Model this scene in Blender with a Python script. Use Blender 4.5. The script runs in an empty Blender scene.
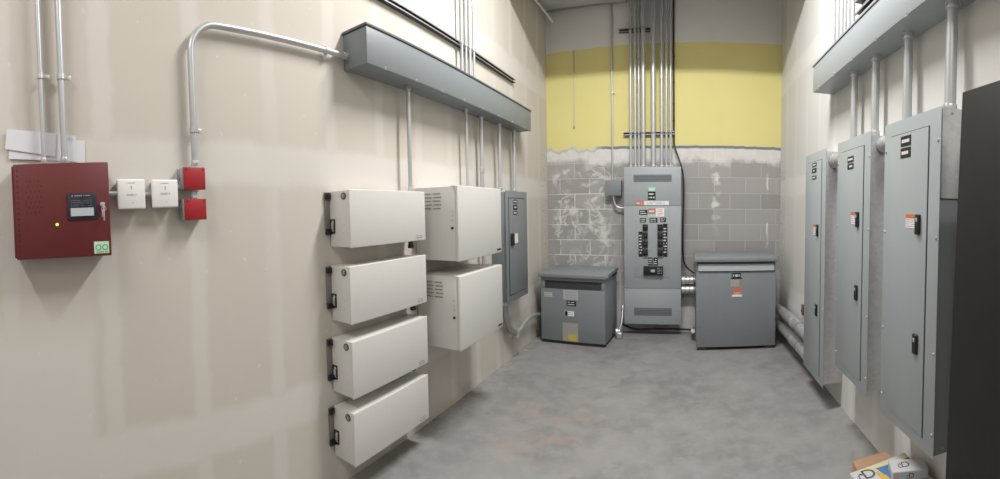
import bpy, bmesh, math, random
from mathutils import Vector, Matrix
random.seed(7)
S = bpy.context.scene
COL = S.collection
PI = math.pi
LAMP, EXPO = 143.0, 0.0
XL, XR, YB, YF = -1.715, 1.165, 5.15, -3.2      # room faces
ZC = 4.6                                         # deck height

# ------------------------------------------------------------------ mesh kit
class MB:
    """collects shapes (world coordinates) that become ONE mesh object"""
    def __init__(s): s.bm = bmesh.new()
    def _merge(s, b):
        me = bpy.data.meshes.new('t'); b.to_mesh(me); b.free()
        s.bm.from_mesh(me); bpy.data.meshes.remove(me)
        return s
    def box(s, x0, x1, y0, y1, z0, z1, bev=0.0, seg=2):
        b = bmesh.new(); bmesh.ops.create_cube(b, size=1)
        for v in b.verts:
            v.co = Vector((x0 + (x1-x0)*(v.co.x+.5), y0 + (y1-y0)*(v.co.y+.5), z0 + (z1-z0)*(v.co.z+.5)))
        if bev > 0:
            bmesh.ops.bevel(b, geom=b.edges[:], offset=bev, segments=seg, affect='EDGES', profile=.5)
        return s._merge(b)
    def hexa(s, pts, bev=0.0):
        """8 points: 4 of the bottom, 4 of the top, same order"""
        b = bmesh.new(); v = [b.verts.new(p) for p in pts]
        for f in ((3,2,1,0),(4,5,6,7),(0,1,5,4),(1,2,6,5),(2,3,7,6),(3,0,4,7)): b.faces.new([v[i] for i in f])
        bmesh.ops.recalc_face_normals(b, faces=b.faces[:])
        if bev > 0: bmesh.ops.bevel(b, geom=b.edges[:], offset=bev, segments=2, affect='EDGES', profile=.5)
        return s._merge(b)
    def cyl(s, p0, p1, r, seg=20, r2=None, bev=0.0):
        p0, p1 = Vector(p0), Vector(p1); d = p1-p0
        b = bmesh.new()
        bmesh.ops.create_cone(b, cap_ends=True, segments=seg, radius1=r, radius2=r if r2 is None else r2, depth=d.length)
        if bev > 0:
            es = [e for e in b.edges if abs(e.verts[0].co.z-e.verts[1].co.z) < 1e-6]
            bmesh.ops.bevel(b, geom=es, offset=bev, segments=2, affect='EDGES', profile=.5)
        q = Vector((0,0,1)).rotation_difference(d.normalized()).to_matrix().to_4x4()
        bmesh.ops.transform(b, matrix=Matrix.Translation((p0+p1)/2) @ q, verts=b.verts[:])
        return s._merge(b)
    def tube(s, pts, r, seg=16, cap=True):
        pts = [Vector(p) for p in pts]; b = bmesh.new(); rings = []
        n = len(pts); up = None
        rr = r if isinstance(r, (list, tuple)) else [r]*n
        for i, p in enumerate(pts):
            t = (pts[min(i+1, n-1)]-pts[max(i-1, 0)]).normalized()
            if up is None:
                a = Vector((1,0,0)) if abs(t.x) < .9 else Vector((0,1,0))
                up = (a - t*a.dot(t)).normalized()
            else: up = (up - t*up.dot(t)).normalized()
            w = t.cross(up)
            rings.append([b.verts.new(p + (up*math.cos(2*PI*k/seg)+w*math.sin(2*PI*k/seg))*rr[i]) for k in range(seg)])
        for a, c in zip(rings, rings[1:]):
            for k in range(seg): b.faces.new((a[k], a[(k+1) % seg], c[(k+1) % seg], c[k]))
        if cap: b.faces.new(list(reversed(rings[0]))); b.faces.new(rings[-1])
        return s._merge(b)
    def ring(s, c, axis, ro, ri, h, seg=24):
        """flat washer around c"""
        b = bmesh.new(); V = []
        for k in range(seg):
            a = 2*PI*k/seg; cs, sn = math.cos(a), math.sin(a)
            V.append([b.verts.new((r*cs, r*sn, z)) for r, z in ((ro,-h/2),(ro,h/2),(ri,h/2),(ri,-h/2))])
        for k in range(seg):
            A_, B_ = V[k], V[(k+1) % seg]
            for j in range(4): b.faces.new((A_[j], B_[j], B_[(j+1) % 4], A_[(j+1) % 4]))
        q = Vector((0,0,1)).rotation_difference(Vector(axis)).to_matrix().to_4x4()
        bmesh.ops.transform(b, matrix=Matrix.Translation(c) @ q, verts=b.verts[:])
        return s._merge(b)
    def poly(s, pts, off):
        """prism: an outline pushed along off"""
        b = bmesh.new(); a = [b.verts.new(p) for p in pts]; o = Vector(off)
        c = [b.verts.new(Vector(p)+o) for p in pts]; n = len(pts)
        b.faces.new(a); b.faces.new(list(reversed(c)))
        for i in range(n): b.faces.new((a[i], c[i], c[(i+1) % n], a[(i+1) % n]))
        bmesh.ops.recalc_face_normals(b, faces=b.faces[:])
        return s._merge(b)
    def plate(s, ax, val, out, a0, a1, z0, z1, t=.0015, bev=0.0):
        """thin plate lying on the plane ax=val, proud of it by t towards out"""
        lo, hi = min(val, val+out*t), max(val, val+out*t)
        a0, a1 = min(a0, a1), max(a0, a1)
        return s.box(lo, hi, a0, a1, z0, z1, bev) if ax == 'x' else s.box(a0, a1, lo, hi, z0, z1, bev)
    def disc(s, ax, val, out, a, z, r, t=.003, seg=16):
        if ax == 'x': return s.cyl((val, a, z), (val+out*t, a, z), r, seg)
        return s.cyl((a, val, z), (a, val+out*t, z), r, seg)

def fillet(pts, r, n=8):
    pts = [Vector(p) for p in pts]; out = [pts[0]]
    for a, b, c in zip(pts, pts[1:], pts[2:]):
        u, v = (a-b).normalized(), (c-b).normalized()
        ang = u.angle(v); t = r/math.tan(ang/2); t = min(t, (a-b).length*.49, (c-b).length*.49); R = t*math.tan(ang/2)
        ctr = b + (u+v).normalized()*R/math.sin(ang/2)
        p0, p1 = b+u*t, b+v*t
        d0, d1 = p0-ctr, p1-ctr; full = d0.angle(d1); axis = d0.cross(d1).normalized()
        for k in range(n+1): out.append(ctr + Matrix.Rotation(full*k/n, 3, axis) @ d0)
    out.append(pts[-1]); return out

def spline(pts, n=8):
    P = [Vector(p) for p in pts]; P = [P[0]*2-P[1]] + P + [P[-1]*2-P[-2]]; out = []
    for i in range(1, len(P)-2):
        for k in range(n):
            t = k/n; a, b, c, d = P[i-1], P[i], P[i+1], P[i+2]
            out.append(.5*((2*b)+(c-a)*t+(2*a-5*b+4*c-d)*t*t+(3*b-a-3*c+d)*t**3))
    out.append(P[-2]); return out

def _link(name, mb, m, org, parent=None, smooth=True):
    bmesh.ops.translate(mb.bm, vec=-Vector(org), verts=mb.bm.verts[:])
    me = bpy.data.meshes.new(name); mb.bm.to_mesh(me); mb.bm.free()
    me.materials.append(m)
    if smooth:
        for p in me.polygons: p.use_smooth = True
        try: me.set_sharp_from_angle(angle=math.radians(35))
        except Exception: pass
    o = bpy.data.objects.new(name, me); COL.objects.link(o)
    if parent is not None: o.parent = parent
    return o

def thing(name, label, cat, org, group=None, rotz=0):
    o = bpy.data.objects.new(name, None); o.empty_display_size = .05; COL.objects.link(o)
    o.location = org; o.rotation_euler = (0,0,rotz); o['label'] = label; o['category'] = cat
    if group: o['group'] = group
    ORG[o.name] = Vector(org); return o
ORG = {}
def part(name, mb, m, parent, label=None):
    org = ORG[parent.name]
    o = _link(name, mb, m, org, parent); ORG[o.name] = org
    if label: o['label'] = label
    return o
def solo(name, mb, m, label, cat, group=None):
    vs = [v.co for v in mb.bm.verts]
    org = Vector((sum(v.x for v in vs)/len(vs), sum(v.y for v in vs)/len(vs), min(v.z for v in vs)))
    o = _link(name, mb, m, org); o.location = org; ORG[o.name] = org
    o['label'] = label; o['category'] = cat
    if group: o['group'] = group
    return o
def struct(name, mb, m):
    o = _link(name, mb, m, (0,0,0)); o['kind'] = 'structure'; return o

def ink(o, mb, m):
    me = o.data; k = len(me.materials); me.materials.append(m)
    bmesh.ops.translate(mb.bm, vec=-ORG[o.name], verts=mb.bm.verts[:])
    for f in mb.bm.faces: f.material_index = k
    b = bmesh.new(); b.from_mesh(me); t = bpy.data.meshes.new('t'); mb.bm.to_mesh(t); mb.bm.free(); b.from_mesh(t); bpy.data.meshes.remove(t)
    b.to_mesh(me); b.free(); return o

def lines(mb, ax, val, out, a0, a1, z0, z1, rows, seed=1, t=.0012, fill=.55, chars=7):
    """rows of small raised strokes, the look of print too small to read"""
    rnd = random.Random(seed); sgn = 1 if a1 > a0 else -1; w = abs(a1-a0); h = (z1-z0)/rows
    for r in range(rows):
        zt = z1-h*r-h*(1-fill)/2; p = 0
        while p < w*.97:
            cw = w/chars*rnd.uniform(.55, 1.0)
            if p+cw > w: break
            if rnd.random() > .12:
                mb.plate(ax, val, out, a0+sgn*p, a0+sgn*(p+cw*.85), zt-h*fill, zt, t)
            p += cw
    return mb

def text_mb(body, size, mat4, extr=.0006):
    cu = bpy.data.curves.new('t', 'FONT'); cu.body = body; cu.size = size; cu.extrude = extr
    cu.align_x = 'CENTER'; cu.align_y = 'CENTER'
    o = bpy.data.objects.new('t', cu); COL.objects.link(o)
    dg = bpy.context.evaluated_depsgraph_get(); dg.update()
    me = bpy.data.meshes.new_from_object(o.evaluated_get(dg)); bpy.data.objects.remove(o)
    me.transform(mat4); m = MB(); m.bm.from_mesh(me); bpy.data.meshes.remove(me); return m

# ------------------------------------------------------------------ materials
class NT:
    def __init__(s, name):
        s.m = bpy.data.materials.new(name); s.m.use_nodes = True; s.t = s.m.node_tree
        s.b = s.t.nodes['Principled BSDF']; s.L = s.t.links.new
        s.co = s.t.nodes.new('ShaderNodeTexCoord').outputs['Object']
    def put(s, sock, v):
        if isinstance(v, (int, float)): sock.default_value = v
        elif isinstance(v, (tuple, list)): sock.default_value = tuple(v) + ((1,) if len(v) == 3 and sock.type == 'RGBA' else ())
        else: s.L(v, sock)
    def math(s, op, a, b=0.0, clamp=False):
        n = s.t.nodes.new('ShaderNodeMath'); n.operation = op; n.use_clamp = clamp
        s.put(n.inputs[0], a); s.put(n.inputs[1], b); return n.outputs[0]
    def xyz(s, v=None):
        n = s.t.nodes.new('ShaderNodeSeparateXYZ'); s.L(v or s.co, n.inputs[0]); return n.outputs
    def vec(s, x, y, z):
        n = s.t.nodes.new('ShaderNodeCombineXYZ')
        for i, q in enumerate((x, y, z)): s.put(n.inputs[i], q)
        return n.outputs[0]
    def noise(s, scale, detail=3, rough=.5, v=None, stretch=None, dist=0.0):
        n = s.t.nodes.new('ShaderNodeTexNoise'); n.inputs['Scale'].default_value = scale
        n.inputs['Detail'].default_value = detail; n.inputs['Roughness'].default_value = rough
        n.inputs['Distortion'].default_value = dist
        c = v or s.co
        if stretch:
            mp = s.t.nodes.new('ShaderNodeMapping'); mp.inputs['Scale'].default_value = stretch; s.L(c, mp.inputs[0]); c = mp.outputs[0]
        s.L(c, n.inputs['Vector']); return n.outputs['Fac']
    def step(s, x, lo, hi):
        n = s.t.nodes.new('ShaderNodeMapRange'); n.interpolation_type = 'SMOOTHSTEP'
        s.put(n.inputs['Value'], x); n.inputs['From Min'].default_value = lo; n.inputs['From Max'].default_value = hi
        if lo > hi:
            n.inputs['From Min'].default_value = hi; n.inputs['From Max'].default_value = lo
            n.inputs['To Min'].default_value = 1; n.inputs['To Max'].default_value = 0
        return n.outputs['Result']
    def band(s, x, lo, hi, soft=.012):
        return s.math('MULTIPLY', s.step(x, lo-soft, lo+soft), s.step(x, hi+soft, hi-soft))
    def mix(s, f, a, b):
        n = s.t.nodes.new('ShaderNodeMix'); n.data_type = 'RGBA'
        s.put(n.inputs[0], f); s.put(n.inputs[6], a); s.put(n.inputs[7], b); return n.outputs[2]
    def mixf(s, f, a, b):
        n = s.t.nodes.new('ShaderNodeMix'); n.data_type = 'FLOAT'
        s.put(n.inputs[0], f); s.put(n.inputs[2], a); s.put(n.inputs[3], b); return n.outputs[0]
    def bump(s, h, st=.2, d=.01):
        n = s.t.nodes.new('ShaderNodeBump'); n.inputs['Strength'].default_value = st; n.inputs['Distance'].default_value = d
        s.L(h, n.inputs['Height']); s.L(n.outputs[0], s.b.inputs['Normal'])
    def out(s, col, rough=.6, metal=0.0, spec=None):
        s.put(s.b.inputs['Base Color'], col); s.put(s.b.inputs['Roughness'], rough); s.put(s.b.inputs['Metallic'], metal)
        if spec is not None: s.b.inputs['Specular IOR Level'].default_value = spec
        return s.m

def paint(name, col, rough=.45, var=.06, bump=0.0, scale=30, metal=0.0, spec=None):
    n = NT(name); f = n.noise(scale, 3)
    c = n.mix(f, [x*(1-var) for x in col], [min(1, x*(1+var)) for x in col])
    if bump: n.bump(n.noise(350, 2), bump, .001)
    return n.out(c, n.mixf(n.noise(9, 3), rough*.88, rough*1.12), metal, spec)

def galv(name, base=.62, rough=.36):
    n = NT(name); v = n.t.nodes.new('ShaderNodeTexVoronoi'); v.inputs['Scale'].default_value = 55; n.L(n.co, v.inputs['Vector'])
    s = n.xyz(v.outputs['Color'])[0]
    c = n.mix(s, (base*.93, base*.945, base*.96), (base*1.06, base*1.07, base*1.08))
    return n.out(c, n.mixf(s, rough*.9, rough*1.12), .7)

def drywall(name, b0, b1, c0, c1):
    n = NT(name); x, y, z = n.xyz()
    w1 = n.math('MULTIPLY', n.math('SUBTRACT', n.noise(7, 4, .6), .5), .07)
    w2 = n.math('MULTIPLY', n.math('SUBTRACT', n.noise(5, 4, .6, stretch=(1, 1, .7)), .5), .09)
    yy = n.math('ADD', y, w1); zz = n.math('ADD', z, w2)
    # studs: fasteners and joints covered in compound every 0.405 m
    ph = n.math('MODULO', n.math('ADD', yy, 40.5-.375+.2025), .405)
    stud = n.band(ph, .2025-.04, .2025+.04, .018)
    stud = n.math('MULTIPLY', stud, n.step(n.noise(1.3, 2, stretch=(1, 1, .35)), .25, .5))
    ph2 = n.math('MODULO', n.math('ADD', zz, 12.2-.53+.61), 1.22)
    seam = n.band(ph2, .61-.1, .61+.1, .03)
    wide = n.math('MULTIPLY', n.band(yy, -.9, .3, .03), n.step(z, 1.25, .95))
    m = n.math('MAXIMUM', n.math('MAXIMUM', n.math('MULTIPLY', stud, .75), seam), wide)
    pat = n.noise(2.2, 5, .6)
    base = n.mix(pat, b0, b1)
    comp = n.mix(n.noise(4, 4), c0, c1)
    sc = n.band(z, 1.2, 4.6, .3)
    col = n.mix(n.math('MULTIPLY', m, .85), base, comp)
    sp = n.step(n.noise(30, 1, .3), .79, .82)
    col = n.mix(n.math('MULTIPLY', sp, .35), col, (.75, .74, .70))
    chips = n.math('MULTIPLY', n.step(n.noise(32, 3, .6), .60, .66), n.math('MULTIPLY', n.step(y, 4.72, 5.0), n.step(z, 2.35, 2.1)))
    col = n.mix(n.math('MULTIPLY', chips, .75), col, (.20, .16, .12))
    n.bump(n.math('ADD', n.math('MULTIPLY', m, .5), n.math('MULTIPLY', n.noise(60, 3), .25)), .12, .004)
    return n.out(col, .85, 0, .25)

def block_wall(name):
    n = NT(name); x, y, z = n.xyz()
    br = n.t.nodes.new('ShaderNodeTexBrick'); br.offset = .5
    n.L(n.vec(n.math('ADD', x, -.16+3.8), n.math('ADD', z, -.173), 0.0), br.inputs['Vector'])
    br.inputs['Scale'].default_value = 1; br.inputs['Mortar Size'].default_value = .0075; br.inputs['Mortar Smooth'].default_value = .5
    br.inputs['Brick Width'].default_value = .38; br.inputs['Row Height'].default_value = .19; br.inputs['Bias'].default_value = 0
    br.inputs['Color1'].default_value = (.30, .292, .286, 1); br.inputs['Color2'].default_value = (.385, .376, .37, 1); br.inputs['Mortar'].default_value = (.46, .45, .44, 1)
    blk = n.mix(n.math('MULTIPLY', n.noise(70, 4, .7), .5), br.outputs['Color'], (.30, .285, .275))
    # old white mortar and paint smears: strong at the left, streaks elsewhere
    nz = n.noise(4.2, 6, .62, dist=.6)
    left = n.math('MAXIMUM', n.math('MULTIPLY', n.step(n.math('ADD', nz, n.math('MULTIPLY', n.math('SUBTRACT', z, 1.5), .09)), .5, .6), .9), n.math('MULTIPLY', n.math('MULTIPLY', br.outputs['Fac'], n.step(n.noise(5, 2), .38, .5)), 1.0))
    ring = n.math('ABSOLUTE', n.math('SUBTRACT', n.noise(3.6, 4, .55, dist=1.0), .5))
    left = n.math('MAXIMUM', left, n.math('MULTIPLY', n.step(ring, .045, .005), n.math('MULTIPLY', n.step(n.noise(2.5, 2), .45, .6), .7)))
    left = n.math('MULTIPLY', left, n.math('MULTIPLY', n.step(x, -.78, -1.0), n.step(x, -1.70, -1.58)))
    dk = n.math('MULTIPLY', n.band(x, -1.68, -1.2, .05), n.band(z, 1.72, 2.1, .05))
    st = n.math('MULTIPLY', n.band(n.math('ADD', x, n.math('MULTIPLY', n.math('SUBTRACT', n.noise(3, 3), .5), .12)), .33, .42, .02), n.step(n.noise(6, 4, .6), .47, .6))
    st = n.math('MULTIPLY', st, n.step(z, 1.1, 1.5))
    st2 = n.math('MULTIPLY', n.band(n.math('ADD', x, n.math('MULTIPLY', n.math('SUBTRACT', n.noise(4, 2), .5), .1)), .985, 1.01, .01), n.step(n.noise(5, 3), .42, .55))
    low = n.math('MULTIPLY', n.step(z, .85, .2), n.step(n.noise(3, 4, .6), .3, .55))
    wash = n.step(n.math('ADD', z, n.math('MULTIPLY', n.math('SUBTRACT', n.noise(5, 5, .6), .5), .3)), 2.02, 2.12)
    wm = n.math('MAXIMUM', n.math('MAXIMUM', left, n.math('MAXIMUM', st, st2)), n.math('MAXIMUM', wash, n.math('MULTIPLY', low, .8)))
    wm = n.math('MULTIPLY', wm, n.mixf(n.math('MULTIPLY', dk, n.step(n.noise(6, 3), .62, .5)), 1.0, .15))
    white = n.mix(n.noise(14, 4), (.60, .59, .575), (.80, .79, .77))
    c = n.mix(n.math('MULTIPLY', wm, .82), blk, white)
    # yellow painted band with its ragged lower edge, dark gray strip below it, pale painted wall above
    rag = n.math('MULTIPLY', n.math('SUBTRACT', n.noise(9, 5, .6, stretch=(1, 1, .2)), .47), n.mixf(n.step(x, -.95, -1.15), .03, .22))
    zb = n.math('ADD', z, rag)
    yel = n.mix(n.noise(3, 4), (.66, .60, .24), (.70, .64, .29))
    yel = n.mix(n.math('MULTIPLY', n.step(n.noise(7, 5, .65), .66, .75), .35), yel, (.72, .68, .46))
    c = n.mix(n.math('MULTIPLY', n.band(zb, 2.228, 2.262, .006), n.mixf(n.step(x, -1.15, -.95), .25, .8)), c, (.10, .10, .098))
    zc = n.math('ADD', n.math('SUBTRACT', z, n.math('MULTIPLY', n.math('ADD', x, 1.715), .02)), n.math('MULTIPLY', n.math('SUBTRACT', n.noise(4, 4), .5), .03))
    up = n.mix(n.noise(2.5, 5, .6), (.66, .645, .63), (.74, .725, .71))
    c = n.mix(n.step(zb, 2.262, 2.27), c, yel)
    c = n.mix(n.step(zc, 3.44, 3.452), c, up)
    h = n.math('ADD', n.math('MULTIPLY', n.math('MULTIPLY', br.outputs['Fac'], -.6), n.step(z, 2.3, 2.25)), n.math('MULTIPLY', n.noise(90, 3), .35))
    n.bump(h, .35, .006)
    return n.out(c, .85, 0, .25)

def concrete(name):
    n = NT(name); x, y, z = n.xyz()
    a = n.noise(1.6, 6, .62, dist=.5); b = n.noise(7, 6, .65); c3 = n.noise(60, 3)
    c = n.mix(n.step(a, .3, .7), (.195, .189, .188), (.275, .269, .266))
    c = n.mix(n.math('MULTIPLY', n.step(b, .4, .66), .55), c, (.31, .304, .301))
    c = n.mix(n.math('MULTIPLY', n.step(n.noise(2.6, 5, .6, dist=1.2), .56, .7), .5), c, (.165, .16, .16))
    c = n.mix(n.math('MULTIPLY', c3, .15), c, (.2, .195, .19))
    # rust-red smear on the slab
    rx = n.math('MULTIPLY', n.band(x, -1.25, -.55, .2), n.band(y, 2.35, 3.0, .2))
    c = n.mix(n.math('MULTIPLY', n.math('MULTIPLY', rx, n.step(n.noise(6, 4), .5, .64)), .5), c, (.34, .25, .205))
    dust = n.math('MULTIPLY', n.step(x, -1.45, -1.71), n.step(b, .35, .55))
    c = n.mix(n.math('MULTIPLY', dust, .3), c, (.42, .40, .37))
    n.bump(n.math('ADD', n.math('MULTIPLY', b, .5), n.math('MULTIPLY', c3, .2)), .12, .006)
    return n.out(c, n.mixf(a, .55, .75), 0, .35)

def deck(name):
    n = NT(name); f = n.noise(3, 4)
    return n.out(n.mix(f, (.50, .51, .53), (.62, .63, .65)), .6, .05)

def emit(name, col, st):
    n = NT(name); n.put(n.b.inputs['Emission Color'], col); n.b.inputs['Emission Strength'].default_value = st
    return n.out(col, .4)

def speckled(name, a, b, scale, lo, hi):
    n = NT(name); return n.out(n.mix(n.step(n.noise(scale, 4, .6), lo, hi), a, b), .6)

M = dict(
    dry_l=drywall('drywall_left', (.565, .525, .465), (.60, .56, .50), (.64, .608, .562), (.68, .65, .61)), dry_r=drywall('drywall_right', (.60, .588, .57), (.64, .628, .61), (.68, .672, .658), (.72, .713, .70)), cmu=block_wall('block_wall'), floor=concrete('concrete'),
    deck=deck('roof_deck'), gray=paint('gray_enamel', (.335, .372, .388), .42, .03), gray_d=paint('gray_enamel_wireway', (.20, .223, .234), .45, .04),
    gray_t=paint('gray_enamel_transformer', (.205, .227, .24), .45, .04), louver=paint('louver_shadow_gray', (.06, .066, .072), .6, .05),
    galv=galv('galvanized'), emt=paint('conduit_steel', (.52, .535, .555), .38, .03, metal=.5), dull=galv('zinc_dull', .42, .45), dark_steel=paint('dark_steel', (.07, .068, .066), .5, .1, metal=.4),
    cream=paint('cream_enamel', (.655, .645, .618), .42, .02), maroon=paint('maroon_enamel', (.135, .021, .022), .42, .04),
    red=paint('red_enamel', (.36, .016, .022), .38, .05), white=paint('white_plastic', (.80, .79, .77), .4, .02), black=paint('black_plastic', (.012, .012, .013), .4, .05),
    cab=paint('black_cabinet', (.018, .0175, .017), .6, .1, spec=.25), paper=paint('paper', (.74, .74, .78), .8, .03), print=paint('print_gray', (.33, .33, .35), .7, .05),
    ink=paint('ink_black', (.03, .03, .03), .6, .05), letter=paint('engraved_white', (.72, .72, .70), .5, .03), orange=paint('warning_orange', (.58, .17, .08), .5, .04),
    lab_red=paint('label_red', (.50, .17, .16), .5, .04), green=paint('label_green', (.36, .62, .50), .5, .05), mint=paint('sticker_mint', (.55, .75, .55), .55, .1),
    blue_black=paint('display_bezel', (.022, .028, .042), .25, .05), lcd=paint('display_insert', (.52, .53, .56), .4, .05),
    tan=paint('label_tan', (.36, .34, .29), .6, .08), yellow=paint('label_yellow', (.55, .45, .08), .6, .1), silver=paint('foil_label', (.42, .43, .44), .4, .08),
    card=paint('cardboard', (.36, .215, .13), .8, .1), ylw=paint('carton_yellow', (.60, .56, .20), .6, .06), blue=paint('carton_blue', (.06, .17, .36), .55, .08), gold=paint('carton_gold', (.55, .36, .07), .6, .08),
    carton=paint('carton_white', (.47, .47, .475), .65, .04), carton_g=paint('carton_gray', (.40, .39, .40), .65, .05), navy=paint('carton_navy', (.04, .055, .09), .6, .05), script=paint('script_ink', (.06, .06, .09), .6, .05), pink=paint('carton_pink', (.45, .30, .31), .65, .05),
    brown=paint('rust_brown', (.13, .08, .05), .6, .2), cable=paint('cable_black', (.014, .014, .015), .5, .05), led=emit('led_green', (.35, 1, .08), 1.6), tube=emit('lamp_tube', (1, .955, .90), 1.0),
    hood=paint('lamp_hood', (.75, .75, .74), .5, .02), near_black=paint('base_dark', (.03, .032, .034), .6, .1),  # near-black colour of the transformer bases and lid bracket
)

# ------------------------------------------------------------------ room
G_ = .0016
struct('floor', MB().box(XL-.2, XR+.2, YF-.2, YB+.2, -.15, 0), M['floor'])
struct('ceiling', MB().box(XL-.2, XR+.2, YF-.2, YB+.2, ZC, ZC+.12), M['deck'])
struct('wall_left', MB().box(XL-.15, XL-G_, YF-.15, YB+G_, 0, ZC), M['dry_l'])
struct('wall_right', MB().box(XR+G_, XR+.15, YF-.15, YB+G_, 0, ZC), M['dry_r'])
struct('wall_back', MB().box(XL-.15, XR+.15, YB+G_, YB+.2, 0, ZC), M['cmu'])
struct('wall_front', MB().box(XL-G_, XR+G_, YF-.15, YF, 0, ZC), M['dry_l'])

# ------------------------------------------------------------------ small repeated fittings
def screw_part(parent, c, axis, r=.006, m='dull', h=.0035, name='screw'):
    c = Vector(c); a = Vector(axis)
    return part(name, MB().cyl(c, c+a*h, r, 12, r*.8), M[m], parent)

def strap(parent, c, wall, along, r, side=(0,1,0)):
    """one-hole strap: a saddle round the pipe and a screwed ear"""
    c = Vector(c); al = Vector(along); out = Vector(wall); sd = Vector(side); mb = MB()
    mb.ring(c, al, r+.004, r+.0002, .02)
    e0 = c+sd*(r+.002)-out*(r*.2)
    p = c + sd*(r+.013) - out*(r*.7)
    lo = p - sd*.014 - al*.009 - out*.0025; hi = p + sd*.014 + al*.009 + out*.0025
    mb.box(min(lo.x,hi.x), max(lo.x,hi.x), min(lo.y,hi.y), max(lo.y,hi.y), min(lo.z,hi.z), max(lo.z,hi.z), .001)
    mb.cyl(p, p+out*.008, .006, 10)
    return part('strap', mb, M['galv'], parent)

def connector(parent, p, d, r, L=.03, name='connector'):
    """locknut, hex-like body and set screw at a pipe end; p = where it enters the box, d = away from the box"""
    p = Vector(p); d = Vector(d).normalized(); mb = MB()
    mb.cyl(p, p+d*.006, r*1.35, 16, bev=.001); mb.cyl(p+d*.006, p+d*L, r*1.22, 16, bev=.001)
    q = p+d*(L*.65); s = Vector((1,0,0)) if abs(d.x) < .5 else Vector((0,1,0))
    s = s if p.x < 0 else -s
    mb.cyl(q+s*r*1.1, q+s*(r*1.22+.006), .005, 8)
    return part(name, mb, M['galv'], parent)

def coupling(parent, p, d, r, L=.05):
    p = Vector(p); d = Vector(d).normalized()
    mb = MB(); mb.cyl(p-d*L/2, p+d*L/2, r*1.2, 16, bev=.001); mb.cyl(p-d*L*.5, p-d*L*.35, r*1.3, 16); mb.cyl(p+d*L*.35, p+d*L*.5, r*1.3, 16)
    return part('coupling', mb, M['galv'], parent)

def conduit(pts, r, label, group=None, ends=(), straps=(), coups=(), m='emt', wall=(1,0,0), bend=.1, side=(0,1,0)):
    pts = [Vector(p) for p in pts]
    t = thing('conduit', label, 'conduit', min(pts, key=lambda p: p.z), group)
    part('pipe', MB().tube(fillet(pts, bend, 10) if len(pts) > 2 else pts, r, 18), M[m], t)
    for p, d in ends: connector(t, p, d, r)
    for p, al in straps: strap(t, p, wall, al, r, side)
    for p, d in coups: coupling(t, p, d, r)
    return t

# ------------------------------------------------------------------ LEFT WALL: fire alarm panel
t = thing('fire_alarm_panel', 'maroon fire alarm control panel with small dark display on left wall', 'fire alarm panel', (XL, .183, 1.377))
mb = MB().box(XL, XL+.085, .002, .362, 1.377, 1.733, .004)
part('enclosure', mb, M['maroon'], t)
xd = XL+.1
d_ = part('door', MB().box(XL+.086, xd, -.001, .365, 1.374, 1.736, .003), M['maroon'], t)
vm = MB()
for i in range(16):
    vm.disc('x', xd, 1, .012, 1.405+.0205*i, .0028, .0008, 8)
for i in range(7):
    for j in range(4): vm.disc('x', xd, 1, .045+.016*j+(.008 if i % 2 else 0), 1.46+.02*i+.09, .0022, .0008, 8)
part('vent_hole', vm, M['black'], d_)['kind'] = 'stuff'
part('hinge', MB().cyl((XL+.088, -.003, 1.38), (XL+.088, -.003, 1.73), .005, 10), M['maroon'], t)
dp = part('display_window', MB().plate('x', xd, 1, .199, .313, 1.517, 1.618, .004, .001), M['blue_black'], t)
part('display_insert', MB().plate('x', xd+.004, 1, .211, .300, 1.531, 1.562, .001), M['lcd'], dp)
ink(dp, lines(lines(MB(), 'x', xd+.004, 1, .215, .29, 1.605, 1.612, 1, 3, chars=14), 'x', xd+.004, 1, .212, .296, 1.5665, 1.594, 4, 5, .0004, .12, 9), M['print'])
part('lock', MB().cyl((xd, .334, 1.572), (xd+.01, .334, 1.572), .009, 16, bev=.001), M['emt'], t)
ky = MB(); ky.box(xd+.01, xd+.012, .325, .343, 1.566, 1.58, .001); ky.box(xd+.012, xd+.0145, .335, .341, 1.51, 1.568, .001); ky.ring((xd+.013, .338, 1.556), (1,0,0), .010, .0075, .0015)
ky.box(xd+.0145, xd+.0165, .329, .334, 1.525, 1.55, .001)
part('key', ky, M['emt'], t)
part('indicator_lamp', MB().cyl((xd, .157, 1.502), (xd+.004, .157, 1.502), .0055, 12), M['led'], t, 'glowing green indicator lamp')
sk = part('sticker', MB().plate('x', xd, 1, .296, .355, 1.384, 1.43, .001), M['mint'], t, 'pale green inspection sticker')
sm = MB()
for k in range(2):
    c = (xd+.0012, .313+.026*k, 1.407); sm.ring(c, (1,0,0), .012, .008, .001)
lines(sm, 'x', xd+.001, 1, .30, .352, 1.387, 1.393, 1, 4); ink(sk, sm, paint('sticker_green', (.10, .42, .24), .6))
part('nipple', MB().cyl((XL+.05, .361, 1.617), (XL+.05, .4075, 1.617), .010, 14), M['dull'], t)

t.location.y += .004

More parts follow.
